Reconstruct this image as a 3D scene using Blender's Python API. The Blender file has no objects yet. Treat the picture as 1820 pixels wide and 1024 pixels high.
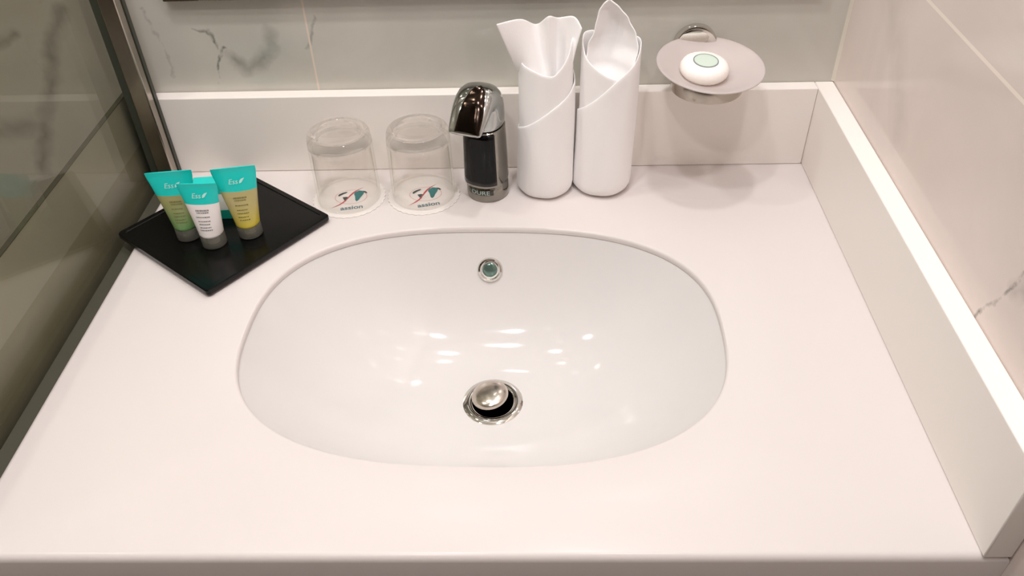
import bpy, bmesh, math, random
from math import sin, cos, pi, radians as R
from mathutils import Vector, Matrix

sc = bpy.context.scene
COL = sc.collection
random.seed(4)

# ------------------------------------------------------------------ camera
cam_d = bpy.data.cameras.new('camera')
cam_d.sensor_fit = 'HORIZONTAL'; cam_d.sensor_width = 36.0
cam_d.lens = 1477.2992 / 1820 * 36.0
cam_d.clip_start = 0.01
cam = bpy.data.objects.new('camera', cam_d); COL.objects.link(cam)
cam.location = (-0.32348972, -0.8661068, 0.55133457)
cam.rotation_euler = (R(49.29222768), R(1.47481175), R(0.83494039))
sc.camera = cam

# ------------------------------------------------------------------ exposure
sc.view_settings.view_transform = 'Standard'
sc.view_settings.look = 'None'
sc.view_settings.gamma = 1.0
sc.view_settings.use_curve_mapping = False
sc.view_settings.exposure = -0.07
sc.cycles.max_bounces = 14
sc.cycles.transmission_bounces = 14
sc.cycles.transparent_max_bounces = 16
sc.cycles.diffuse_bounces = 6
sc.cycles.glossy_bounces = 6
sc.cycles.use_denoising = True

# ------------------------------------------------------------------ light
w = bpy.data.worlds.new('room_ambient'); sc.world = w; w.use_nodes = True
w.node_tree.nodes['Background'].inputs[0].default_value = (1.0, 0.93, 0.86, 1)
w.node_tree.nodes['Background'].inputs[1].default_value = 0.10
WARM = (1.0, 0.865, 0.775)

def area(name, loc, rot, sx, sy, power, color=WARM, shape='RECTANGLE'):
    d = bpy.data.lights.new(name, 'AREA'); d.shape = shape
    d.size = sx; d.size_y = sy; d.energy = power; d.color = color
    o = bpy.data.objects.new(name, d); COL.objects.link(o)
    o.location = loc; o.rotation_euler = rot
    return o

CEIL = 1.55
SPOT = (1.0, 0.982, 0.995)
for x, y, p in [(-0.92, -0.22, 4.4), (-0.22, -0.16, 4.2), (-0.55, -0.55, 4.8), (-0.10, -0.80, 4.6), (-0.62, -1.15, 5.0)]:
    area('downlight', (x, y, CEIL - 0.02), (0, 0, 0), 0.10, 0.10, p, SPOT, 'DISK')
# unseen lamp added to brighten what shows through the shower glass
area('shower_fill_light', (-1.45, -0.55, CEIL - 0.02), (0, 0, 0), 0.12, 0.12, 5.6, SPOT, 'DISK')

# ------------------------------------------------------------------ materials
def lin(c):
    return tuple(((v / 255) / 12.92 if v / 255 <= 0.04045 else ((v / 255 + 0.055) / 1.055) ** 2.4) for v in c)

def new_mat(name):
    m = bpy.data.materials.new(name); m.use_nodes = True
    return m, m.node_tree, m.node_tree.nodes['Principled BSDF']

def mat(name, rgb, rough=0.4, metal=0.0, bump=None, spec=0.5, coat=0.0, sheen=0.0, trans=0.0, ior=1.45, var=0.0, var_scale=20):
    m, nt, b = new_mat(name)
    col = lin(rgb)
    b.inputs['Base Color'].default_value = (*col, 1)
    b.inputs['Roughness'].default_value = rough
    b.inputs['Metallic'].default_value = metal
    b.inputs['Specular IOR Level'].default_value = spec
    b.inputs['Coat Weight'].default_value = coat
    b.inputs['Sheen Weight'].default_value = sheen
    b.inputs['Transmission Weight'].default_value = trans
    b.inputs['IOR'].default_value = ior
    tc = nt.nodes.new('ShaderNodeTexCoord')
    if var:
        n = nt.nodes.new('ShaderNodeTexNoise'); n.inputs['Scale'].default_value = var_scale
        n.inputs['Detail'].default_value = 4
        nt.links.new(tc.outputs['Object'], n.inputs['Vector'])
        mx = nt.nodes.new('ShaderNodeMix'); mx.data_type = 'RGBA'
        mx.inputs[6].default_value = (*[c * (1 - var) for c in col], 1)
        mx.inputs[7].default_value = (*[min(1, c * (1 + var)) for c in col], 1)
        nt.links.new(n.outputs['Fac'], mx.inputs[0])
        nt.links.new(mx.outputs[2], b.inputs['Base Color'])
    if bump:
        n = nt.nodes.new('ShaderNodeTexNoise'); n.inputs['Scale'].default_value = bump[0]
        n.inputs['Detail'].default_value = 3
        nt.links.new(tc.outputs['Object'], n.inputs['Vector'])
        bp = nt.nodes.new('ShaderNodeBump'); bp.inputs['Strength'].default_value = bump[1]
        bp.inputs['Distance'].default_value = bump[2]
        nt.links.new(n.outputs['Fac'], bp.inputs['Height'])
        nt.links.new(bp.outputs['Normal'], b.inputs['Normal'])
    return m

def math_node(nt, op, a, b=None, clamp=False):
    n = nt.nodes.new('ShaderNodeMath'); n.operation = op; n.use_clamp = clamp
    for i, v in enumerate((a, b)):
        if v is None: continue
        if isinstance(v, (int, float)): n.inputs[i].default_value = v
        else: nt.links.new(v, n.inputs[i])
    return n.outputs[0]

def vmath(nt, op, a, b=None, scale=None):
    n = nt.nodes.new('ShaderNodeVectorMath'); n.operation = op
    for i, v in enumerate((a, b)):
        if v is None: continue
        if isinstance(v, (tuple, Vector)): n.inputs[i].default_value = v
        else: nt.links.new(v, n.inputs[i])
    if scale is not None:
        if isinstance(scale, (int, float)): n.inputs['Scale'].default_value = scale
        else: nt.links.new(scale, n.inputs['Scale'])
    return n

def marble(name, rgb, veins, grout, rough=0.12, vein_rgb=(92, 92, 84), green=0.0, grout_rgb=(232, 216, 202)):
    """glossy marble tile: soft clouding, veins along given polylines [(width, strength, pts3d)], grout [(axis, value, halfwidth)]"""
    m, nt, b = new_mat(name)
    tc = nt.nodes.new('ShaderNodeTexCoord')
    P = tc.outputs['Object']
    n1 = nt.nodes.new('ShaderNodeTexNoise'); n1.inputs['Scale'].default_value = 5.0; n1.inputs['Detail'].default_value = 5
    n1.inputs['Distortion'].default_value = 1.2
    nt.links.new(P, n1.inputs['Vector'])
    ramp = nt.nodes.new('ShaderNodeValToRGB')
    base = lin(rgb)
    ramp.color_ramp.elements[0].position = 0.25; ramp.color_ramp.elements[0].color = (*[c * 0.88 for c in base], 1)
    ramp.color_ramp.elements[1].position = 0.62; ramp.color_ramp.elements[1].color = (*base, 1)
    nt.links.new(n1.outputs['Fac'], ramp.inputs[0])
    col = ramp.outputs[0]
    # warped position for the veins
    n2 = nt.nodes.new('ShaderNodeTexNoise'); n2.inputs['Scale'].default_value = 55; n2.inputs['Detail'].default_value = 4
    nt.links.new(P, n2.inputs['Vector'])
    wv = vmath(nt, 'SCALE', vmath(nt, 'SUBTRACT', n2.outputs['Color'], (0.5, 0.5, 0.5)).outputs[0], None, 0.016).outputs[0]
    PW = vmath(nt, 'ADD', P, wv).outputs[0]
    n3 = nt.nodes.new('ShaderNodeTexNoise'); n3.inputs['Scale'].default_value = 38; n3.inputs['Detail'].default_value = 3
    nt.links.new(P, n3.inputs['Vector'])
    total = None
    for width, strength, pts in veins:
        dmin = None
        for a, c in zip(pts[:-1], pts[1:]):
            A, B = Vector(a), Vector(c); ba = B - A
            pa = vmath(nt, 'SUBTRACT', PW, tuple(A)).outputs[0]
            dt = vmath(nt, 'DOT_PRODUCT', pa, tuple(ba)).outputs['Value']
            h = math_node(nt, 'DIVIDE', dt, ba.dot(ba), clamp=True)
            bh = vmath(nt, 'SCALE', tuple(ba), None, h).outputs[0]
            d = vmath(nt, 'LENGTH', vmath(nt, 'SUBTRACT', pa, bh).outputs[0]).outputs['Value']
            dmin = d if dmin is None else math_node(nt, 'MINIMUM', dmin, d)
        f = math_node(nt, 'SUBTRACT', 1.0, math_node(nt, 'DIVIDE', dmin, width), clamp=True)
        f = math_node(nt, 'MULTIPLY', f, strength)
        f = math_node(nt, 'MULTIPLY', f, math_node(nt, 'MULTIPLY', n3.outputs['Fac'], 1.8))
        total = f if total is None else math_node(nt, 'MAXIMUM', total, f)
    # thin random veins far away from the listed ones
    if total is not None:
        mx = nt.nodes.new('ShaderNodeMix'); mx.data_type = 'RGBA'; mx.clamp_factor = True
        nt.links.new(total, mx.inputs[0]); nt.links.new(col, mx.inputs[6])
        mx.inputs[7].default_value = (*lin(vein_rgb), 1); col = mx.outputs[2]
    sep = nt.nodes.new('ShaderNodeSeparateXYZ'); nt.links.new(P, sep.inputs[0])
    for ax, val, hw in grout:
        d = math_node(nt, 'ABSOLUTE', math_node(nt, 'SUBTRACT', sep.outputs[ax], val))
        f = math_node(nt, 'LESS_THAN', d, hw)
        mx = nt.nodes.new('ShaderNodeMix'); mx.data_type = 'RGBA'
        nt.links.new(f, mx.inputs[0]); nt.links.new(col, mx.inputs[6])
        mx.inputs[7].default_value = (*lin(grout_rgb), 1); col = mx.outputs[2]
    nt.links.new(col, b.inputs['Base Color'])
    b.inputs['Roughness'].default_value = rough
    b.inputs['Specular IOR Level'].default_value = 0.45
    return m

def thin_glass(name, tint, ior=1.45):
    """flat pane seen through straight: tinted transparency + fresnel mirror"""
    m = bpy.data.materials.new(name); m.use_nodes = True; nt = m.node_tree; nt.nodes.clear()
    out = nt.nodes.new('ShaderNodeOutputMaterial')
    tr = nt.nodes.new('ShaderNodeBsdfTransparent'); tr.inputs[0].default_value = (*tint, 1)
    gl = nt.nodes.new('ShaderNodeBsdfGlossy'); gl.inputs['Roughness'].default_value = 0.02
    gl.inputs[0].default_value = (0.9, 0.92, 0.88, 1)
    ge = nt.nodes.new('ShaderNodeNewGeometry')
    dn = math_node(nt, 'ABSOLUTE', vmath(nt, 'DOT_PRODUCT', ge.outputs['Normal'], ge.outputs['Incoming']).outputs['Value'])
    f0 = ((ior - 1) / (ior + 1)) ** 2
    fr = math_node(nt, 'ADD', math_node(nt, 'MULTIPLY', math_node(nt, 'POWER', math_node(nt, 'SUBTRACT', 1.0, dn), 5.0), 1 - f0), f0, clamp=True)
    mx = nt.nodes.new('ShaderNodeMixShader')
    nt.links.new(fr, mx.inputs[0]); nt.links.new(tr.outputs[0], mx.inputs[1]); nt.links.new(gl.outputs[0], mx.inputs[2])
    nt.links.new(mx.outputs[0], out.inputs[0])
    return m

def translucent(name, rgb, trans=0.4, clear=0.0, rough=0.25, gloss=0.06):
    m = bpy.data.materials.new(name); m.use_nodes = True; nt = m.node_tree; nt.nodes.clear()
    out = nt.nodes.new('ShaderNodeOutputMaterial'); c = (*lin(rgb), 1)
    df = nt.nodes.new('ShaderNodeBsdfDiffuse'); df.inputs[0].default_value = c
    tl = nt.nodes.new('ShaderNodeBsdfTranslucent'); tl.inputs[0].default_value = c
    tp = nt.nodes.new('ShaderNodeBsdfTransparent'); tp.inputs[0].default_value = (0.95, 0.95, 0.93, 1)
    gl = nt.nodes.new('ShaderNodeBsdfGlossy'); gl.inputs['Roughness'].default_value = rough
    a = nt.nodes.new('ShaderNodeMixShader'); a.inputs[0].default_value = trans
    nt.links.new(df.outputs[0], a.inputs[1]); nt.links.new(tl.outputs[0], a.inputs[2])
    b = nt.nodes.new('ShaderNodeMixShader'); b.inputs[0].default_value = clear
    nt.links.new(a.outputs[0], b.inputs[1]); nt.links.new(tp.outputs[0], b.inputs[2])
    lw = nt.nodes.new('ShaderNodeFresnel'); lw.inputs[0].default_value = 1.4
    d = nt.nodes.new('ShaderNodeMixShader')
    nt.links.new(lw.outputs[0], d.inputs[0])
    nt.links.new(b.outputs[0], d.inputs[1]); nt.links.new(gl.outputs[0], d.inputs[2])
    nt.links.new(d.outputs[0], out.inputs[0])
    return m

# vein courses measured on the two walls (x, z on the back wall; y, z on the right wall)
BY, RX = 0.0172, 0.0212
bw = lambda pts: [(x, BY, z) for x, z in pts]
rw = lambda pts: [(RX, y, z) for y, z in pts]
back_veins = [
    (0.0026, 0.75, bw([(-.706, .177), (-.686, .175), (-.681, .164), (-.676, .151)])),
    (0.0030, 0.85, bw([(-.670, .153), (-.683, .135), (-.689, .109)])),
    (0.0120, 0.50, bw([(-.617, .169), (-.618, .152), (-.637, .132), (-.652, .126), (-.664, .140)])),
    (0.0030, 0.50, bw([(-.563, .187), (-.577, .150)])),
    (0.0024, 0.40, bw([(-.75, .20), (-.742, .16), (-.737, .12)])),
    (0.0130, 0.55, bw([(-.840, .199), (-.868, .161), (-.881, .119), (-.908, .076), (-.943, -.003)])),
    (0.0100, 0.55, bw([(-.906, .175), (-.926, .162)])),
    (0.0200, 0.45, bw([(-.93, .06), (-.98, .05)])),
    (0.0025, 0.35, bw([(-.40, .36), (-.36, .30), (-.33, .24)])),
]
right_veins = [
    (0.0028, 0.75, rw([(-.470, .24), (-.430, .20), (-.411, .166), (-.403, .144), (-.382, .101)])),
    (0.0120, 0.30, rw([(-.425, .165), (-.41, .15)])),
    (0.0250, 0.12, rw([(-.05, .25), (-.12, .20), (-.17, .14)])),
    (0.0060, 0.35, rw([(-.10, .34), (-.17, .315), (-.22, .33)])),
]
M = {}
M['wall_back'] = marble('marble_tile_grey', (207, 204, 195), back_veins, [(0, -0.5735, 0.0011), (0, -1.172, 0.0011)])
M['wall_right'] = marble('marble_tile_warm', (233, 219, 212), right_veins, [(2, 0.260, 0.0016), (1, -0.72, 0.0012)], grout_rgb=(250, 238, 226))
M['counter'] = mat('white_solid_surface', (221, 213, 210), 0.25, spec=0.35, var=0.015, var_scale=6)
M['splash'] = mat('white_solid_surface_upstand', (247, 240, 234), 0.2, spec=0.4, var=0.015, var_scale=6)  # same material as the worktop, lightened to offset the dimmer light on it
M['ceramic'] = mat('glazed_white_ceramic', (222, 218, 216), 0.07, spec=0.5)
M['chrome'] = mat('polished_chrome', (222, 219, 214), 0.05, 1.0)
M['chrome_dark'] = mat('smoky_chrome', (150, 146, 138), 0.07, 1.0)
M['chrome_head'] = mat('soft_chrome', (186, 188, 186), 0.1, 1.0)
M['alu'] = mat('satin_aluminium', (176, 168, 158), 0.22, 1.0, var=0.06, var_scale=30)
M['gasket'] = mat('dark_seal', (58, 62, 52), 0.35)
M['black'] = mat('black_lacquer', (9, 9, 8), 0.22, spec=0.3)
M['black_plastic'] = mat('black_sensor_window', (8, 8, 8), 0.08, spec=0.28)
M['towel'] = mat('white_cotton', (251, 248, 247), 0.9, bump=(900, 0.25, 0.0006), sheen=0.3, spec=0.2)
M['paper'] = mat('white_coaster_paper', (230, 223, 218), 0.7)
M['teal_ink'] = mat('teal_print', (12, 112, 112), 0.5, var=0.25, var_scale=300)
M['dark_ink'] = mat('dark_print', (38, 58, 60), 0.5)
M['red_ink'] = mat('red_print', (186, 62, 66), 0.5)
M['pink_ink'] = mat('pale_red_print', (214, 160, 158), 0.5)
M['grey_ink'] = mat('grey_teal_print', (92, 122, 128), 0.5)
M['soap'] = mat('white_soap_wrap', (252, 246, 240), 0.45)
M['mint'] = mat('mint_label', (208, 222, 208), 0.5)
M['label_ring'] = mat('grey_label_ring', (140, 148, 140), 0.5)
M['frost'] = translucent('frosted_glass', (246, 234, 230), 0.35, 0.22, 0.35)
M['teal'] = mat('teal_plastic', (30, 208, 200), 0.25, spec=0.5)
M['teal_deep'] = mat('teal_board', (30, 160, 145), 0.4)
M['white_plastic'] = mat('white_plastic', (244, 238, 236), 0.28)
M['white_board'] = mat('white_board', (240, 236, 230), 0.5)
M['white_ink'] = mat('white_print', (190, 240, 234), 0.4)
M['text_ink'] = mat('grey_print', (120, 116, 116), 0.5)
M['olive_ink'] = mat('olive_print', (120, 116, 62), 0.5)
M['cap'] = translucent('clear_cap_plastic', (150, 148, 136), 0.3, 0.55, 0.1)
M['screen'] = thin_glass('shower_glass', (0.86, 0.85, 0.80), 1.38)
M['kerb'] = mat('grey_stone_kerb', (178, 177, 168), 0.3, var=0.05)
M['kerb_dark'] = mat('grey_green_kerb_base', (158, 155, 141), 0.3, var=0.08)
M['plug_metal'] = mat('worn_chrome', (205, 196, 186), 0.2, 1.0, var=0.1, var_scale=60)
M['gap'] = mat('dark_joint', (74, 72, 60), 0.6)
M['caulk'] = mat('sealant_bead', (222, 214, 200), 0.4)
M['mirror'] = mat('mirror_silver', (235, 238, 236), 0.01, 1.0)
M['mirror_edge'] = mat('mirror_dark_edge', (48, 44, 36), 0.4)
M['ceiling'] = mat('ceiling_paint', (228, 226, 222), 0.8)
M['brown'] = mat('brown_veneer', (92, 66, 50), 0.5, var=0.2, var_scale=8)
M['floor'] = mat('floor_tile', (120, 112, 100), 0.4, var=0.1)

def gel(name, top, low, zlo, zhi):
    """tinted see-through tube skin: the gel shows stronger where it pools near the cap"""
    m, nt, b = new_mat(name)
    tc = nt.nodes.new('ShaderNodeTexCoord'); sp = nt.nodes.new('ShaderNodeSeparateXYZ')
    nt.links.new(tc.outputs['Object'], sp.inputs[0])
    mr = nt.nodes.new('ShaderNodeMapRange'); mr.inputs[1].default_value = zlo; mr.inputs[2].default_value = zhi
    nt.links.new(sp.outputs[2], mr.inputs[0])
    n = nt.nodes.new('ShaderNodeTexNoise'); n.inputs['Scale'].default_value = 90
    nt.links.new(tc.outputs['Object'], n.inputs['Vector'])
    f = math_node(nt, 'ADD', mr.outputs[0], math_node(nt, 'MULTIPLY', math_node(nt, 'SUBTRACT', n.outputs['Fac'], 0.5), 0.5), clamp=True)
    mx = nt.nodes.new('ShaderNodeMix'); mx.data_type = 'RGBA'
    nt.links.new(f, mx.inputs[0])
    mx.inputs[6].default_value = (*lin(low), 1); mx.inputs[7].default_value = (*lin(top), 1)
    nt.links.new(mx.outputs[2], b.inputs['Base Color'])
    b.inputs['Roughness'].default_value = 0.22
    b.inputs['Subsurface Weight'].default_value = 0.35
    b.inputs['Subsurface Radius'].default_value = (0.006, 0.006, 0.003)
    b.inputs['Subsurface Scale'].default_value = 1.0
    return m
M['gel_green'] = gel('green_gel_tube', (166, 164, 112), (116, 160, 98), 0.018, 0.05)
M['gel_yellow'] = gel('yellow_gel_tube', (190, 178, 124), (216, 198, 72), 0.016, 0.045)

def glass_mat():
    m = bpy.data.materials.new('clear_glass'); m.use_nodes = True; nt = m.node_tree; nt.nodes.clear()
    out = nt.nodes.new('ShaderNodeOutputMaterial')
    g = nt.nodes.new('ShaderNodeBsdfGlass'); g.inputs['IOR'].default_value = 1.35; g.inputs['Roughness'].default_value = 0.0
    g.inputs[0].default_value = (0.99, 0.985, 0.98, 1)
    t = nt.nodes.new('ShaderNodeBsdfTransparent'); t.inputs[0].default_value = (0.985, 0.98, 0.975, 1)
    mx = nt.nodes.new('ShaderNodeMixShader'); mx.inputs[0].default_value = 0.35
    nt.links.new(g.outputs[0], mx.inputs[1]); nt.links.new(t.outputs[0], mx.inputs[2])
    nt.links.new(mx.outputs[0], out.inputs[0])
    return m
M['glass'] = glass_mat()
M['glass_wall'] = thin_glass('thin_tumbler_glass', (0.985, 0.98, 0.975), 1.4)

# ------------------------------------------------------------------ object helpers
def props(o, label, cat, group=None, kind=None):
    if label: o['label'] = label
    if cat: o['category'] = cat
    if group: o['group'] = group
    if kind: o['kind'] = kind
    return o

def obj(name, bm, m, parent=None, smooth=True, solid=None, sub=0, bev=None, autos=40):
    me = bpy.data.meshes.new(name)
    bmesh.ops.recalc_face_normals(bm, faces=bm.faces)
    bm.to_mesh(me); bm.free()
    mats = m if isinstance(m, (list, tuple)) else [m]
    for q in mats: me.materials.append(M[q] if isinstance(q, str) else q)
    o = bpy.data.objects.new(name, me); COL.objects.link(o)
    if parent: o.parent = parent
    if smooth:
        for p in me.polygons: p.use_smooth = True
        if autos and not sub:
            me.set_sharp_from_angle(angle=R(autos))
    if solid:
        md = o.modifiers.new('thickness', 'SOLIDIFY'); md.thickness = solid[0]; md.offset = solid[1]
    if bev:
        md = o.modifiers.new('soft_edge', 'BEVEL'); md.width = bev; md.segments = 3; md.limit_method = 'ANGLE'; md.angle_limit = R(35)
    if sub:
        md = o.modifiers.new('smooth', 'SUBSURF'); md.levels = sub; md.render_levels = sub
    return o

def empty(name, loc=(0, 0, 0), rotz=0.0):
    o = bpy.data.objects.new(name, None); COL.objects.link(o)
    o.location = loc; o.rotation_euler = (0, 0, rotz); o.empty_display_size = 0.02
    return o

def box(bm, a, b):
    v = [bm.verts.new((x, y, z)) for x in (a[0], b[0]) for y in (a[1], b[1]) for z in (a[2], b[2])]
    for f in ((0, 1, 3, 2), (4, 6, 7, 5), (0, 4, 5, 1), (2, 3, 7, 6), (0, 2, 6, 4), (1, 5, 7, 3)):
        bm.faces.new([v[i] for i in f])
    return bm

def boxbm(a, b): return box(bmesh.new(), a, b)

def loft(rings, cap=(True, True), closed=True, bm=None):
    bm = bm or bmesh.new()
    rs = [[bm.verts.new(p) for p in r] for r in rings]
    n = len(rings[0])
    for a, b in zip(rs[:-1], rs[1:]):
        for i in range(n if closed else n - 1):
            j = (i + 1) % n
            bm.faces.new((a[i], a[j], b[j], b[i]))
    if cap[0]: bm.faces.new(rs[0][::-1])
    if cap[1]: bm.faces.new(rs[-1])
    return bm

def lathe(profile, n=64, cap=(False, False), bm=None):
    """profile [(r, z)] round the z axis; r 0 at an end closes to a point"""
    bm = bm or bmesh.new()
    prev = None
    for r, z in profile:
        cur = [bm.verts.new((0, 0, z))] if r < 1e-7 else [bm.verts.new((r * cos(2 * pi * i / n), r * sin(2 * pi * i / n), z)) for i in range(n)]
        if prev is not None:
            for i in range(n):
                j = (i + 1) % n
                if len(prev) == 1 and len(cur) == 1: break
                if len(prev) == 1: bm.faces.new((prev[0], cur[j], cur[i]))
                elif len(cur) == 1: bm.faces.new((prev[i], prev[j], cur[0]))
                else: bm.faces.new((prev[i], prev[j], cur[j], cur[i]))
        prev = cur
    return bm

def grid(fn, nu, nv, bm=None):
    """open surface patch fn(u, v), u and v in 0..1"""
    bm = bm or bmesh.new()
    vs = [[bm.verts.new(fn(i / nu, j / nv)) for i in range(nu + 1)] for j in range(nv + 1)]
    for j in range(nv):
        for i in range(nu):
            bm.faces.new((vs[j][i], vs[j][i + 1], vs[j + 1][i + 1], vs[j + 1][i]))
    return bm

def interp(pts, x):
    """smooth interpolation through sorted [(x, value...)]"""
    if x <= pts[0][0]: return pts[0][1:]
    for a, b in zip(pts[:-1], pts[1:]):
        if x <= b[0]:
            t = (x - a[0]) / (b[0] - a[0]); t = t * t * (3 - 2 * t)
            return tuple(p + (q - p) * t for p, q in zip(a[1:], b[1:]))
    return pts[-1][1:]

def catmull(pts, x):
    """Catmull-Rom through equally spaced points, x in 0..1"""
    n = len(pts) - 1; s = min(max(x, 0), 1) * n; i = min(int(s), n - 1); t = s - i
    p0, p1, p2, p3 = (Vector(pts[max(0, min(n, k))]) for k in (i - 1, i, i + 1, i + 2))
    return 0.5 * ((2 * p1) + (p2 - p0) * t + (2 * p0 - 5 * p1 + 4 * p2 - p3) * t * t + (3 * p1 - p0 - 3 * p2 + p3) * t ** 3)

def superell(a, b, n, t):
    c, s = cos(t), sin(t)
    return (a * math.copysign(abs(c) ** (2 / n), c), b * math.copysign(abs(s) ** (2 / n), s))

def poly(pts, bm=None, z=0.0):
    bm = bm or bmesh.new()
    f = bm.faces.new([bm.verts.new((x, y, z)) for x, y in pts])
    return bm

def text_mesh(body, size, shear=0.0, bold=0.0):
    cu = bpy.data.curves.new('lettering', 'FONT'); cu.body = body; cu.size = size; cu.align_x = 'CENTER'; cu.align_y = 'CENTER'
    cu.shear = shear; cu.offset = bold
    t = bpy.data.objects.new('lettering', cu); COL.objects.link(t)
    dg = bpy.context.evaluated_depsgraph_get(); dg.update()
    me = bpy.data.meshes.new_from_object(t.evaluated_get(dg))
    bpy.data.objects.remove(t)
    bm = bmesh.new(); bm.from_mesh(me); bpy.data.meshes.remove(me)
    return bm

def struct(name, bm, m, **k):
    o = obj(name, bm, m, **k); o['kind'] = 'structure'; return o

# ------------------------------------------------------------------ the room
GX = -0.787                        # inner face of the shower screen
struct('wall_back', boxbm((-2.0, BY, -0.85), (RX + 0.12, BY + 0.12, CEIL)), 'wall_back', smooth=False)
struct('wall_right', boxbm((RX, -2.2, -0.85), (RX + 0.12, BY, CEIL)), 'wall_right', smooth=False)
struct('wall_left', boxbm((-2.1, -2.2, -0.85), (-2.0, BY + 0.12, CEIL)), 'wall_back', smooth=False)
struct('wall_front', boxbm((-2.0, -2.3, -0.85), (RX + 0.12, -2.2, CEIL)), 'brown', smooth=False)
struct('ceiling', boxbm((-2.1, -2.3, CEIL), (RX + 0.12, BY + 0.12, CEIL + 0.1)), 'ceiling', smooth=False)
struct('floor', boxbm((-2.1, -2.3, -0.95), (RX + 0.12, BY + 0.12, -0.85)), 'floor', smooth=False)
# pale sealant bead in the corner of the two tiled walls
cb = bmesh.new()
for z0, z1 in ((0.1005, CEIL),):
    loft([[(RX - 0.0032, BY, z0), (RX, BY, z0), (RX, BY - 0.0026, z0)], [(RX - 0.0032, BY, z1), (RX, BY, z1), (RX, BY - 0.0026, z1)]], bm=cb)
struct('trim_1', cb, 'caulk', smooth=False)
# low kerb beyond the shower screen and its darker foot
kb = boxbm((-0.80, -1.6, 0.043), (GX - 0.009, BY, 0.1045))
struct('trim_2', kb, 'kerb', smooth=False)
struct('trim_5', boxbm((-0.8012, -1.6, 0.1046), (GX - 0.0085, BY - 0.001, 0.1053)), 'gap', smooth=False)  # dark strip added to cover the kerb's brightly lit top
struct('trim_3', boxbm((-0.80, -1.6, -0.85), (GX - 0.009, BY, 0.043)), 'kerb_dark', smooth=False)
struct('trim_4', boxbm((GX, -0.5315, -0.06), (-0.7672, BY, -0.012)), 'gap', smooth=False)

# ------------------------------------------------------------------ vanity countertop with the basin cut-out
BC = Vector((-0.375, -0.2843)); BA, BB, BN, BT = 0.2296, 0.1623, 2.6, -0.0251
def rim_pt(t, da=0.0, sc_=1.0):
    x, y = superell((BA + da) * sc_, (BB + da) * sc_, BN, t)
    return (BC.x + cos(BT) * x - sin(BT) * y, BC.y + sin(BT) * x + cos(BT) * y)

X0, X1, Y0, Y1 = -0.7665, RX - 0.0002, -0.5315, BY - 0.0002
def rect_ray(ang, inset):
    x0, x1, y0, y1 = X0 + inset, X1 - inset, Y0 + inset, Y1 - inset
    dx, dy = cos(ang), sin(ang); ts = []
    if dx > 1e-9: ts.append((x1 - BC.x) / dx)
    if dx < -1e-9: ts.append((x0 - BC.x) / dx)
    if dy > 1e-9: ts.append((y1 - BC.y) / dy)
    if dy < -1e-9: ts.append((y0 - BC.y) / dy)
    t = min(ts)
    return (BC.x + dx * t, BC.y + dy * t)

ts = [2 * pi * i / 192 for i in range(192)]
hole = [rim_pt(t) for t in ts]
angs = [math.atan2(p[1] - BC.y, p[0] - BC.x) for p in hole]
# snap the four nearest rays to the rectangle's corners
def ring_outer(inset, z):
    r = [list(rect_ray(a, inset)) for a in angs]
    for cx, cy in ((X0, Y0), (X0, Y1), (X1, Y0), (X1, Y1)):
        sx = inset if cx == X0 else -inset; sy = inset if cy == Y0 else -inset
        ca = math.atan2(cy - BC.y, cx - BC.x)
        k = min(range(len(angs)), key=lambda i: abs(math.atan2(sin(angs[i] - ca), cos(angs[i] - ca))))
        r[k] = [cx + sx, cy + sy]
    return [(x, y, z) for x, y in r]
rings = []
for da, z in ((0.0, -0.0065), (0.0, -0.0035), (0.0004, -0.0018), (0.0014, -0.0005), (0.003, 0.0)):
    rings.append([(*rim_pt(t, da), z) for t in ts])
for ins, z in ((0.006, 0.0), (0.0042, -0.0004), (0.0022, -0.0016), (0.0007, -0.0036), (0.0, -0.0065), (0.0, -0.06)):
    rings.append(ring_outer(ins, z))
ct = empty('vanity_countertop')
props(ct, 'white solid surface vanity countertop with an oval cut-out for the basin', 'countertop')
obj('worktop', loft(rings, cap=(False, False)), 'counter', ct, autos=35)
obj('front_apron', boxbm((X0, Y0 + 0.001, -0.2), (X1, Y0 + 0.022, -0.06)), 'counter', ct, smooth=False)

# upstands against the back wall and the right wall
o = obj('back_upstand', boxbm((-0.766, 0.0, 0.0002), (-0.0003, BY - 0.0004, 0.1)), 'splash', bev=0.0012)
props(o, 'low white backsplash ledge behind the faucet, along the back wall', 'backsplash')
o = obj('side_upstand', boxbm((0.0, -0.5315, 0.0002), (RX - 0.0004, BY - 0.0004, 0.1)), 'splash', bev=0.0012)
props(o, 'low white side splash ledge running along the right marble wall', 'backsplash')

# ------------------------------------------------------------------ undermount basin
DZ = 0.122
DC = Vector((-0.370, -0.271))
wb = empty('wash_basin', (0, 0, 0))
props(wb, 'oval white ceramic undermount basin set in the countertop below the faucet', 'basin')
rings = []
ZR = -0.0067
def bowl_z(rho): return ZR - (DZ + ZR) * (1 - rho ** 2.9)
NR = 44
RHO0 = 0.105
for k in range(NR + 1):
    rho = 1 - (1 - RHO0) * (k / NR) ** 0.9
    u = max(0.0, (rho - RHO0) / (1 - RHO0))
    n = 2.0 + (BN - 2.0) * u ** 0.7
    r0 = 0.0285
    a = r0 + (BA + 0.0004 - r0) * u; b = r0 + (BB + 0.0004 - r0) * u
    cx, cy = DC.x + (BC.x - DC.x) * u ** 0.8, DC.y + (BC.y - DC.y) * u ** 0.8
    ring = []
    for t in ts:
        x, y = superell(a, b, n, t)
        ring.append((cx + cos(BT) * x - sin(BT) * y, cy + sin(BT) * x + cos(BT) * y, bowl_z(rho)))
    rings.append(ring)
lip = [(*rim_pt(t, 0.012), ZR - 0.0008) for t in ts]
lip2 = [(*rim_pt(t, 0.012), ZR - 0.0068) for t in ts]
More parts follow.
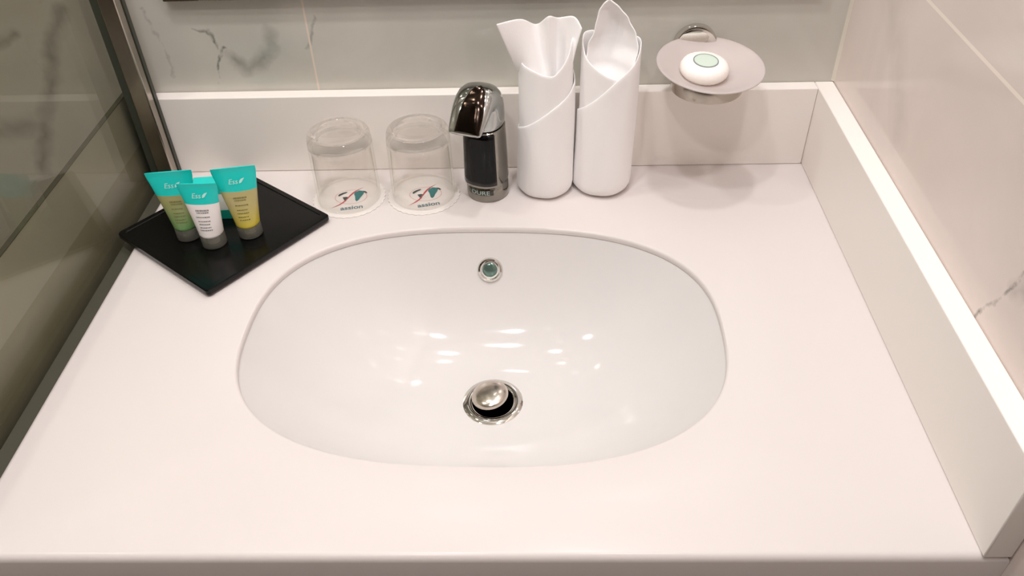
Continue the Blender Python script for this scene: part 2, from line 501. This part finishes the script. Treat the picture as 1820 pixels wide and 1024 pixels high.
def outer(ring):                                        # the glazed outside of the bowl, 8 mm out and down
    return [(BC.x + (x - BC.x) * 1.035, BC.y + (y - BC.y) * 1.045, z - 0.0085) for x, y, z in ring]
rings[0] = [(x, y, z - 0.0003) for x, y, z in rings[0]]
shell = [outer(r) for r in rings[::4]][::-1]
obj('bowl', loft(shell + [lip2, lip] + rings, cap=(False, False)), 'ceramic', wb, autos=50)
zb = bowl_z(RHO0)
# drain: flange, dark throat, pop-up plug
dr = empty('drain', (DC.x, DC.y, zb)); dr.parent = wb
obj('flange', lathe([(0.0222, -0.004), (0.0225, 0.0012), (0.0242, 0.0024), (0.0290, 0.0022), (0.0322, 0.0010), (0.0326, -0.0010)]), 'chrome', dr)
obj('throat', lathe([(0.0223, 0.0005), (0.0223, -0.045), (0.0, -0.045)]), 'black_plastic', dr)
pl = obj('plug', lathe([(0.0, 0.0062), (0.006, 0.0060), (0.012, 0.0050), (0.0165, 0.0030), (0.0186, 0.0008), (0.0188, -0.0006), (0.0178, -0.0016), (0.006, -0.0025), (0.006, -0.03), (0.0, -0.03)]), 'plug_metal', dr)
pl.scale = (1.06, 1.06, 1)
pl.location = (-0.0030, 0.002, 0.0095); pl.rotation_euler = (R(3), R(-9), 0)
# overflow on the back slope
def bowl_hit(zq):
    rho = (1 - (ZR - zq) / (DZ + ZR)) ** (1 / 2.9); u = max(0.0, (rho - RHO0) / (1 - RHO0))
    b = 0.0285 + (BB + 0.0004 - 0.0285) * u
    cy = DC.y + (BC.y - DC.y) * u ** 0.8
    return cy + b
zo = -0.046
y1, y2 = bowl_hit(zo - 0.004), bowl_hit(zo + 0.004)
nrm = Vector((0.0, -(0.008), (y2 - y1))).normalized()
ov = empty('overflow', (-0.3742, bowl_hit(zo), zo)); ov.parent = wb
ov.rotation_euler = nrm.to_track_quat('Z', 'Y').to_euler()
obj('ring', lathe([(0.0095, -0.002), (0.0098, 0.0022), (0.0112, 0.0034), (0.0132, 0.0028), (0.0145, 0.0008), (0.0146, -0.002)]), 'chrome', ov)
M['overflow_glass'] = mat('grey_green_overflow_insert', (112, 138, 128), 0.12, 0.6)
obj('insert', lathe([(0.0, 0.0016), (0.005, 0.0013), (0.0086, 0.0), (0.0097, -0.001)]), 'overflow_glass', ov)

# ------------------------------------------------------------------ faucet
FA = math.atan2(-0.94, -0.34)                     # heading of the spout
fa = empty('basin_faucet', (-0.3776, -0.0497, 0.0), FA)
props(fa, 'polished chrome basin faucet standing behind the basin beside the rolled towels', 'faucet')
def fsec(z, front, back, side, n=2.3, N=48, df=0.0):
    r = []
    for i in range(N):
        t = 2 * pi * i / N
        x, y = superell(1.0, 1.0, n, t)
        r.append((df + (front if x > 0 else back) * x, side * y, z))
    return r
obj('base', loft([fsec(0.0, .0236, .0236, .0236, 2), fsec(0.0012, .0245, .0245, .0245, 2), fsec(0.006, .0245, .0245, .0245, 2),
                  fsec(0.0185, .0238, .0238, .0240, 2), fsec(0.0195, .0230, .0232, .0232, 2)]), 'chrome_dark', fa)
body = [fsec(0.0196, .0225, .0225, .0230, 2.1), fsec(0.0205, .0262, .0232, .0236, 2.4), fsec(0.0225, .0275, .0232, .0237, 2.6), fsec(0.045, .0268, .0226, .0232, 2.6),
        fsec(0.075, .0255, .0218, .0226, 2.5), fsec(0.0895, .0246, .0212, .0222, 2.4), fsec(0.0905, .0236, .0204, .0213, 2.4)]
obj('column', loft(body), 'chrome_dark', fa)
# dark sensor window let into the front of the column
def win(u, v):
    z = 0.0245 + (0.0885 - 0.0245) * v
    ang = R(-10) + (u - 0.5) * 2 * R(56)
    f = 0.0275 - (z - 0.0225) * 0.040
    s = 0.0237 - (z - 0.0225) * 0.022
    c, q = cos(ang), sin(ang); n = 2.6
    k = (abs(c / f) ** n + abs(q / s) ** n) ** (-1 / n)
    return ((k + 0.0004) * c, (k + 0.0004) * q, z)
obj('sensor_window', grid(win, 24, 10), 'black_plastic', fa, solid=(0.0006, 0.0), autos=0)
# head: swept from the top of the column forward and down to the beak
def hsec(f, z, deg, wdt, up, dn, nn, N=48):
    a = R(deg); tx, tz = cos(a), sin(a); nx, nz = -sin(a), cos(a)
    r = []
    for i in range(N):
        t = 2 * pi * i / N
        s, h = superell(1.0, 1.0, nn, t)
        h = h * (up if h > 0 else dn)
        r.append((f + nx * h, wdt * s, z + nz * h))
    return r
head = [hsec(.0016, .0912, 90, .0206, .0192, .0222, 2.3), hsec(.0016, .0920, 90, .0224, .0214, .0244, 2.4), hsec(.0012, .104, 88, .0228, .0212, .0244, 2.4),
        hsec(.0025, .1170, 72, .0228, .0208, .0222, 2.4), hsec(.0080, .1265, 46, .0225, .0188, .0200, 2.5), hsec(.0175, .1300, 12, .0221, .0145, .0175, 2.7),
        hsec(.0290, .1265, -22, .0214, .0104, .0138, 3.0), hsec(.0400, .1185, -36, .0204, .0072, .0095, 3.2), hsec(.0495, .1105, -41, .0193, .0046, .0055, 3.2),
        hsec(.0540, .1062, -43, .0184, .0034, .0036, 3.2), hsec(.0553, .1049, -43, .0172, .0022, .0024, 3.2)]
obj('spout_head', loft(head), 'chrome_head', fa, sub=1)
# dished facet on top of the beak, its dark room reflection painted in
CREST = [(.0080 - sin(R(46)) * .0188, .1265 + cos(R(46)) * .0188), (.0175 - sin(R(12)) * .0145, .1300 + cos(R(12)) * .0145), (.0290 + sin(R(22)) * .0104, .1265 + cos(R(22)) * .0104),
         (.0400 + sin(R(36)) * .0072, .1185 + cos(R(36)) * .0072), (.0495 + sin(R(41)) * .0046, .1105 + cos(R(41)) * .0046), (.0540 + sin(R(43)) * .0034, .1062 + cos(R(43)) * .0034)]
def facet(u, v):
    p = catmull([(a, 0, b) for a, b in CREST], 0.22 + 0.76 * v)
    half = 0.0128 * math.sqrt(max(0.0, 1 - (1 - min(1.0, v * 1.6)) ** 2)) + 0.0006
    s = (u - 0.5) * 2
    sid = half * s + 0.0056 * (1 - 0.5 * v)
    drop = 0.0150 * (abs(sid) / 0.0215) ** 3.0 * (0.75 - 0.45 * v)
    return (p.x + 0.0003, sid, p.z + 0.0006 - drop)
M['facet'] = mat('facet_dark_reflection', (52, 42, 36), 0.12, 1.0)
obj('spout_facet', grid(facet, 14, 22), 'facet', fa, solid=(0.0007, 0.0), autos=0)
obj('aerator', loft([fsec(-0.004, .0085, .0085, .0085, 2, 24), fsec(0.0, .0085, .0085, .0085, 2, 24)]), 'black_plastic', fa).location = (0.040, 0, 0.1085)
# maker's plate with a row of small pale letters on the base
lb = empty('maker_plate', (0, 0, 0)); lb.parent = fa
def on_base(ang, z, lift): return ((0.0243 + lift) * cos(ang), (0.0243 + lift) * sin(ang), z)
LA0 = R(-38)
bmx = grid(lambda u, v: on_base(R(-36) + R(74) * u, 0.0098 + 0.0066 * v, 0.0003), 12, 2)
M['plate'] = mat('plate_grey', (84, 86, 80), 0.25, 0.6)
obj('plate', bmx, 'plate', lb, autos=0, solid=(0.0004, 0.0))
tb = text_mesh('DURE', 0.0088)
for v in tb.verts:
    x, y = v.co.x, v.co.y
    v.co = on_base(R(2) + x / 0.0245, 0.0132 + y * 0.86, 0.0008)
M['plate_ink'] = mat('plate_letters', (186, 204, 196), 0.4)
obj('lettering', tb, 'plate_ink', lb, smooth=False)

# ------------------------------------------------------------------ coasters and upturned tumblers
LC = (515.0, 480.0)
def lg(pts): return [((x - LC[0]) / 415 * 0.0172, (LC[1] - y) / 210 * 0.0133) for x, y in pts]
AFR = lg([(590, 345), (680, 292), (760, 302), (832, 342), (812, 420), (765, 500), (735, 580), (690, 612), (648, 580), (630, 515), (606, 450), (570, 400)])
EUR = lg([(775, 300), (860, 318), (918, 366), (880, 380), (822, 346)])
NAM = lg([(170, 440), (190, 400), (260, 362), (330, 338), (392, 328), (372, 368), (310, 394), (240, 442), (200, 468)])
SAM = lg([(300, 492), (390, 480), (452, 490), (436, 560), (404, 624), (350, 560)])
SW1 = lg([(110, 800), (250, 712), (340, 636), (420, 540), (470, 430), (540, 340), (640, 268), (770, 205)])
SW2 = lg([(770, 209), (655, 285), (568, 372), (502, 458), (442, 552), (372, 655), (292, 716), (196, 762), (110, 803)])
def make_coaster(loc, rot, label):
    c = empty('paper_coaster', loc, rot)
    props(c, label, 'coaster', 'printed paper coasters under the tumblers')
    N = 240; nsc = 34; R0 = 0.0428
    def ring(r, z, amp): return [((r + amp * abs(sin(nsc * pi * i / N)) - amp) * cos(2 * pi * i / N), (r + amp * abs(sin(nsc * pi * i / N)) - amp) * sin(2 * pi * i / N), z) for i in range(N)]
    obj('card', loft([ring(R0, 0.0, .0014), ring(R0, 0.0009, .0014), ring(R0 - .0012, 0.0012, .0012), ring(R0 - .0032, 0.0010, 0), ring(R0 - .0042, 0.0006, 0), ring(R0 - .007, 0.0009, 0)]), 'paper', c, autos=30)
    lgz = 0.00105
    g = empty('printed_emblem', (0.002, -0.0005, lgz)); g.parent = c; g.scale = (1.1, 1.1, 1)
    rb = bmesh.new()
    loft([[(a * cos(2 * pi * i / 64), b * sin(2 * pi * i / 64), 0) for i in range(64)] for a, b in ((.0172, .0133), (.0166, .0127))], cap=(False, False), bm=rb)
    obj('globe_outline', rb, 'pink_ink', g, smooth=False)
    p = poly(AFR, z=0.00005); obj('teal_continent', p, 'teal_ink', g, smooth=False)
    p = poly(EUR, z=0.00008); poly(NAM, p, 0.00008); poly(SAM, p, 0.00008); obj('dark_continents', p, 'dark_ink', g, smooth=False)
    p = poly(SW1 + SW2, z=0.00012); obj('red_swoosh', p, 'red_ink', g, smooth=False)
    tm = text_mesh('assion', 0.0096, bold=0.0002)
    bmesh.ops.transform(tm, matrix=Matrix.Translation((0.0040, -0.0200, 0.0001)) @ Matrix.Rotation(R(10), 4, 'Z') @ Matrix.Diagonal((1.0, 0.95, 1, 1)), verts=tm.verts)
    obj('lettering', tm, 'grey_ink', g, smooth=False)
    return c
C1, C2 = (-0.5405, -0.0590), (-0.4530, -0.0550)
make_coaster((C1[0], C1[1], 0.0), R(0), 'scalloped white paper coaster under the left tumbler, beside the black tray')
make_coaster((C2[0], C2[1], 0.0), R(3), 'scalloped white paper coaster under the right tumbler, beside the faucet')
def make_tumbler(loc, label):
    prof = [(0.0352, 0.0), (0.0364, 0.0004), (0.0368, 0.0014), (0.0367, 0.005), (0.0360, 0.070), (0.0357, 0.0775), (0.0350, 0.0825), (0.0334, 0.0856), (0.0312, 0.0868),
            (0.0285, 0.0868), (0.0272, 0.0858), (0.0262, 0.0846), (0.018, 0.0838), (0.008, 0.0835), (0.0, 0.0835)]
    inner = [(0.0, 0.0728), (0.010, 0.0727), (0.022, 0.0722), (0.0285, 0.0708), (0.0318, 0.0680), (0.0330, 0.0630), (0.0342, 0.010), (0.0346, 0.0014), (0.0352, 0.0)]
    bm = lathe(prof, 96); lathe(inner, 96, bm=bm)
    bmesh.ops.remove_doubles(bm, verts=bm.verts, dist=1e-6)
    o = obj('tumbler', bm, ['glass_wall', 'glass'], autos=0)
    for f in o.data.polygons:
        f.material_index = 1 if f.center.z > 0.066 else 0
    o.location = loc
    props(o, label, 'glass', 'upturned clear tumblers')
    return o
make_tumbler((C1[0], C1[1] + 0.001, 0.00125), 'clear glass tumbler standing upside down, left one, nearer the black tray')
make_tumbler((C2[0], C2[1] + 0.002, 0.00125), 'clear glass tumbler standing upside down, right one, next to the faucet')

# ------------------------------------------------------------------ black tray
TC = (-0.6695, -0.1217); TA = R(-37.8); TS = 0.0825
tr = empty('amenity_tray', (*TC, 0.0), TA)
props(tr, 'square black lacquered tray turned corner-on at the left of the counter', 'tray')
def rsq(h, r, z, k=6):
    p = []
    for cx, cy, a0 in ((1, 1, 0), (-1, 1, 90), (-1, -1, 180), (1, -1, 270)):
        for i in range(k + 1):
            a = R(a0 + 90 * i / k); p.append((cx * (h - r) + r * cos(a), cy * (h - r) + r * sin(a), z))
    return p
TZ = 0.0088
obj('tray_body', loft([rsq(TS - .004, .003, 0.0), rsq(TS - .004, .003, 0.0022), rsq(TS - .0005, .004, 0.0028), rsq(TS, .004, 0.0040), rsq(TS, .004, 0.0085),
                       rsq(TS - .0008, .0036, 0.0096), rsq(TS - .0060, .003, 0.0097), rsq(TS - .0068, .003, TZ)]), 'black', tr, autos=25)

# ------------------------------------------------------------------ toiletry tubes
def make_tube(name, loc, rot, H, wtop, r0, skin, zsplit, label, ink, lead, line_w, tilt=0.0):
    t = empty(name, loc, rot); t.rotation_euler = (tilt, 0, rot)
    props(t, label, 'toiletry tube', 'teal topped toiletry tubes on the black tray')
    CH = 0.0145
    def dims(z):
        s = min(1, max(0, (z - CH) / (H - CH - 0.004)))
        return r0 + (wtop - r0) * s ** 1.05, r0 + (0.0007 - r0) * s ** 1.15
    N = 48; rg = []
    zs = [CH - 0.0002, CH + 0.0012] + [CH + (H - CH) * k / 26 for k in range(1, 27)]
    zs.append(zsplit); zs = sorted(zs)
    for i, z in enumerate(zs):
        a, b = dims(z)
        if i == 0: a, b = a * .93, b * .93
        rg.append([(a * cos(2 * pi * k / N), b * sin(2 * pi * k / N), z) for k in range(N)])
    bm = loft(rg)
    for f in bm.faces:
        f.material_index = 1 if f.calc_center_median().z > zsplit else 0
    obj('tube_skin', bm, [skin, 'teal'], t, autos=60)
    obj('cap', lathe([(0.0, 0.0), (r0 - .0006, 0.0), (r0 + .0004, 0.0010), (r0 + .0002, CH - .001), (r0 - .0006, CH), (r0 - .0016, CH), (r0 - .0014, .0025), (0.0, .0022)], 48), 'cap', t)
    obj('nozzle', lathe([(0.0, 0.0028), (0.0062, 0.0028), (0.0066, 0.0045), (0.0066, CH - .002), (r0 - .002, CH - .0002), (0, CH - .0002)], 32), skin, t)
    def put(bm, dx, z0, lift=0.00035):
        for v in bm.verts:
            x, z = v.co.x + dx, v.co.y + z0
            a, b = dims(z); q = max(0.0, 1 - (x / a) ** 2)
            v.co = (x, -(b * math.sqrt(q) + lift), z)
        return bm
    # header wordmark with a leaf
    tm = text_mesh(lead, 0.0078, 0.25)
    leaf = poly([(0.0062, -0.0022), (0.0085, -0.0016), (0.0118, 0.0024), (0.0124, 0.0036), (0.0090, 0.0026), (0.0068, 0.0006)], tm)
    bmesh.ops.translate(tm, verts=tm.verts, vec=(-0.003, 0, 0))
    obj('wordmark', put(tm, 0.0, zsplit + (H - zsplit) * 0.42), 'white_ink', t, smooth=False)
    # unreadably small print: rows of short strokes
    lb_ = bmesh.new(); rnd = random.Random(7)
    rows = [0.86, 0.78, 0.62, 0.47, 0.36, 0.24, 0.14]
    for q, rr in enumerate(rows):
        z = CH + 0.006 + (zsplit - CH - 0.008) * rr
        wl = line_w * (0.75 + 0.25 * rnd.random()) * (0.75 + 0.25 * rr)
        x = -wl
        while x < wl:
            lw_ = 0.0007 + rnd.random() * 0.0012
            hh = 0.00055 if q else 0.0008
            if x + lw_ > wl: break
            poly([(x, z - hh), (x + lw_, z - hh), (x + lw_, z + hh), (x, z + hh)], lb_)
            x += lw_ + 0.0005
    obj('small_print', put(lb_, 0.0005, 0.0), ink, t, smooth=False)
    return t
ZT = TZ + 0.0001
make_tube('toiletry_tube', (-0.7022, -0.1415, ZT), R(7), 0.0825, 0.0238, 0.0128, 'gel_green', 0.056, 'teal topped tube of green gel, leftmost on the tray', 'olive_ink', 'Ess', 0.0085)
make_tube('toiletry_tube', (-0.6700, -0.1555, ZT), R(1), 0.0765, 0.0208, 0.0128, 'white_plastic', 0.0535, 'white lotion tube with teal top, in front of the other tubes', 'text_ink', 'Ess', 0.0090)
make_tube('toiletry_tube', (-0.6350, -0.1385, ZT), R(10), 0.0845, 0.0228, 0.0128, 'gel_yellow', 0.058, 'teal topped tube of yellow gel, rightmost on the tray', 'olive_ink', 'Ess', 0.0088)
# small carton behind the tubes
bx = empty('small_carton', (-0.6775, -0.104, ZT), R(5))
props(bx, 'small white carton with teal bands, standing behind the tubes on the black tray', 'box')
CW, CD = 0.0205, 0.0085
obj('carton_body', boxbm((-CW, -CD, 0.0), (CW, CD, 0.046)), 'white_board', bx, bev=0.0006)
def band(z0, z1): return boxbm((-CW - .0002, -CD - .0002, z0), (CW + .0002, CD + .0002, z1))
obj('teal_band', band(0.0002, 0.0125), 'teal_deep', bx, bev=0.0006)
obj('teal_band', band(0.0335, 0.0464), 'teal', bx, bev=0.0006)

# ------------------------------------------------------------------ rolled hand towels
def wrap(bm, c, r, ztop, z0=0.0, N=84, nv=16, base_round=True, lean=0.016):
    def P(u, v):
        ph = (u * 2 - 1) * pi
        zt = ztop(ph); z = z0 + (zt - z0) * v
        rr = r
        if base_round and z < 0.007: rr = r - 0.0045 * (1 - z / 0.007) ** 2
        wob = 0.0004 * sin(3 * ph + 40 * z) + 0.0003 * sin(7 * ph - 25 * z)
        wob += 0.0006 * sin(2 * ph + 1.3 + 22 * z) * min(1.0, z / 0.06)
        rr += wob - 0.014 * z
        return (c[0] + lean * z + rr * sin(ph), c[1] - rr * cos(ph), z)
    vs = [[bm.verts.new(P(i / N, j / nv)) for i in range(N)] for j in range(nv + 1)]
    for j in range(nv):
        for i in range(N):
            k = (i + 1) % N
            bm.faces.new((vs[j][i], vs[j][k], vs[j + 1][k], vs[j + 1][i]))
    return vs
def prof(pts):
    pts = [(R(a), z) for a, z in pts]; n = len(pts)
    def f(ph):
        i = 0
        while i < n - 2 and ph > pts[i + 1][0]: i += 1
        (x1, z1), (x2, z2) = pts[i], pts[i + 1]
        m = lambda k: (pts[min(n - 1, k + 1)][1] - pts[max(0, k - 1)][1]) / (pts[min(n - 1, k + 1)][0] - pts[max(0, k - 1)][0])
        h = x2 - x1; t = (ph - x1) / h
        return ((2 * t ** 3 - 3 * t ** 2 + 1) * z1 + (t ** 3 - 2 * t ** 2 + t) * h * m(i) + (-2 * t ** 3 + 3 * t ** 2) * z2 + (t ** 3 - t ** 2) * h * m(i + 1))
    return f
# left towel
c = (-0.3104, -0.0415)
bm = bmesh.new()
v1 = wrap(bm, c, 0.0322, prof([(-180, .120), (-120, .085), (-90, .083), (-45, .094), (0, .112), (45, .128), (90, .140), (130, .150), (180, .120)]), lean=0.006)
bm.faces.new(v1[0])
v2 = wrap(bm, c, 0.0300, prof([(-180, .172), (-120, .172), (-90, .1665), (-60, .163), (-20, .158), (14, .1540), (24, .157), (50, .170), (80, .184), (120, .180), (180, .172)]), z0=0.06, base_round=False, lean=0.004)
bot = [(-.3402, -.046, .150), (-.325, -.056, .150), (-.312, -.052, .138), (-.3035, -.050, .128), (-.298, -.036, .126), (-.290, -.044, .132), (-.2835, -.050, .150)]
mid = [(-.3515, -.060, .184), (-.331, -.050, .182), (-.317, -.034, .176), (-.3055, -.044, .172), (-.2995, -.026, .172), (-.288, -.034, .176), (-.2790, -.050, .178)]
top = [(-.3600, -.066, .2105), (-.336, -.048, .2080), (-.3195, -.030, .1945), (-.307, -.042, .2080), (-.297, -.026, .1995), (-.2805, -.036, .2045), (-.2728, -.048, .1965)]
def fan(u, v):
    a, b, d = catmull(bot, u), catmull(mid, u), catmull(top, u)
    q = a * (1 - v) ** 2 + b * 2 * v * (1 - v) + d * v * v
    return q
grid(fan, 42, 20, bm)
o = obj('rolled_towel', bm, 'towel', autos=0, solid=(0.0016, 0.0))
props(o, 'rolled white hand towel with a flared top, left one, next to the faucet', 'towel', 'rolled white hand towels')
o.modifiers.new('smooth', 'SUBSURF').render_levels = 1
# right towel
c = (-0.2442, -0.0385)
bm = bmesh.new()
v1 = wrap(bm, c, 0.0334, prof([(-180, .150), (-120, .100), (-90, .101), (-45, .117), (0, .142), (18, .1510), (40, .160), (70, .172), (90, .178), (130, .175), (180, .150)]))
bm.faces.new(v1[0])
wrap(bm, c, 0.0312, prof([(-180, .176), (-110, .184), (-90, .177), (-60, .166), (-20, .155), (14, .1480), (40, .150), (90, .160), (180, .176)]), z0=0.06, base_round=False)
hl = [(.128, -.262, -.050), (.150, -.268, -.040), (.172, -.2655, -.034), (.186, -.2590, -.032), (.206, -.2555, -.030), (.2135, -.2515, -.030), (.2185, -.2455, -.030)]
hr = [(.128, -.226, -.052), (.150, -.218, -.052), (.172, -.2130, -.045), (.184, -.2155, -.040), (.200, -.2240, -.034), (.2105, -.2335, -.031), (.2185, -.2435, -.030)]
def hood(u, v):
    z = .128 + (.2185 - .128) * v
    xl, yl = interp(hl, z); xr, yr = interp(hr, z)
    s = u * 2 - 1
    x = xl + (xr - xl) * u
    y = yl + (yr - yl) * u
    depth = 0.55 * min(xr - xl, 0.05)
    y += depth * (1 - s * s) * 0.75
    return (x, min(y, -0.0095), z)
grid(hood, 28, 26, bm)
o = obj('rolled_towel', bm, 'towel', autos=0, solid=(0.0016, 0.0))
props(o, 'rolled white hand towel with a tall pointed hood, right one of the two', 'towel', 'rolled white hand towels')
o.modifiers.new('smooth', 'SUBSURF').render_levels = 1

# ------------------------------------------------------------------ soap dish on the back wall, and the soap
sd = empty('soap_dish', (-0.1432, BY - 0.0002, 0.1475))
props(sd, 'frosted glass soap dish in a round chrome wall holder above the backsplash', 'soap dish')
rs = obj('wall_rosette', lathe([(0.0, 0.0115), (0.019, 0.0115), (0.0228, 0.0108), (0.0244, 0.0085), (0.0246, 0.0), (0.0, 0.0)], 64), 'chrome', sd)
rs.rotation_euler = (R(90), 0, 0)
ar = bmesh.new()
DCX, DCY, DCZ = 0.0075, -0.0595, 0.0040     # dish centre relative to the rosette
path = [(0, 0, -.004), (0, -.012, -.006), (0.002, -.022, -.012), (0.003, -.028, -.020)]
rg = []
for k, p in enumerate(path):
    rg.append([(p[0] + .0062 * cos(2 * pi * i / 20), p[1], p[2] + .0062 * sin(2 * pi * i / 20)) for i in range(20)])
obj('arm', loft(rg), 'chrome', sd)
rh = obj('ring_holder', lathe([(0.0375, -.0295), (0.0382, -.0295), (0.0386, -.0285), (0.0386, -.0160), (0.0382, -.0150), (0.0362, -.0150), (0.0358, -.0160), (0.0358, -.0285), (0.0362, -.0295), (0.0375, -.0295)], 80), 'alu', sd)
rh.location = (DCX, DCY + 0.006, DCZ)
TILT = (R(5.5), R(2.5), 0)
dp = [(0.0, -.0160), (0.020, -.0158), (0.030, -.0135), (0.040, -.0088), (0.050, -.0035), (0.0565, 0.0), (0.0574, 0.0009), (0.0568, 0.0018), (0.0555, 0.0016), (0.049, -.0008), (0.039, -.0062), (0.029, -.0106), (0.019, -.0126), (0.0, -.0128)]
gd = obj('glass_dish', lathe(dp, 96), 'frost', sd, autos=0)
gd.location = (DCX, DCY, DCZ); gd.rotation_euler = TILT
sp = empty('soap_bar', (-0.1432 + DCX - 0.0062, BY - 0.0002 + DCY + 0.001, 0.1475 + DCZ - 0.0122))
sp.rotation_euler = TILT
props(sp, 'round white wrapped soap with a mint label, lying in the frosted dish', 'soap')
sb = lathe([(0.0, 0.0), (0.018, 0.0), (0.0225, 0.0016), (0.0256, 0.0058), (0.0258, 0.0100), (0.0238, 0.0142), (0.0200, 0.0166), (0.0135, 0.0172), (0.0, 0.0173)], 96)
for v in sb.verts:                                   # pleats of the wrapping round the edge
    r = math.hypot(v.co.x, v.co.y)
    if r > 0.014:
        k = 1 + 0.010 * sin(30 * math.atan2(v.co.y, v.co.x)); v.co.x *= k; v.co.y *= k
obj('wrapped_bar', sb, 'soap', sp, autos=0)
obj('round_label', lathe([(0.0, 0.0178), (0.0122, 0.0178), (0.0126, 0.0172)], 48), 'mint', sp, smooth=False)
obj('label_rim', lathe([(0.0122, 0.0179), (0.0134, 0.0179), (0.0135, 0.0170)], 48), 'label_ring', sp, smooth=False)

# ------------------------------------------------------------------ shower screen on the left
ss = empty('shower_screen', (GX, -0.02, 0))
props(ss, 'tinted glass shower screen at the left edge of the counter with a metal wall profile', 'shower screen')
obj('glass_pane', boxbm((-0.006, -1.3, -0.3), (0.0, 0.012, 1.3)), 'screen', ss, smooth=False)
def rel(a, b): return boxbm(tuple(p - q for p, q in zip(a, (GX, -0.02, 0))), tuple(p - q for p, q in zip(b, (GX, -0.02, 0))))
wp = rel((-0.7775, -0.021, 0.0005), (-0.7585, -0.0006, 1.3))
obj('wall_profile', wp, 'alu', ss, bev=0.0015)
up = rel((-0.7775, -0.0006, 0.1005), (-0.7668, BY - 0.0003, 1.3))
obj('profile_back', up, 'alu', ss, smooth=False)
obj('profile_shade_strip', rel((-0.7584, -0.0075, 0.0005), (-0.7574, -0.0010, 1.3)), 'gasket', ss, smooth=False)  # dark strip added to darken the profile's bright side face
obj('gasket', rel((-0.7865, -0.0185, 0.0005), (-0.7776, 0.0, 1.3)), 'gasket', ss, smooth=False)

# ------------------------------------------------------------------ mirror above
wm = empty('wall_mirror', (-0.398, BY - 0.0004, 0.2118))
props(wm, 'frameless wall mirror above the faucet, only its dark lower edge in view', 'mirror')
obj('mirror_backing', boxbm((-0.322, -0.010, 0.0), (0.385, 0.0, 0.8)), 'mirror_edge', wm, bev=0.0008)
obj('mirror_face', boxbm((-0.321, -0.013, 0.001), (0.384, -0.0102, 0.799)), 'mirror', wm, smooth=False)
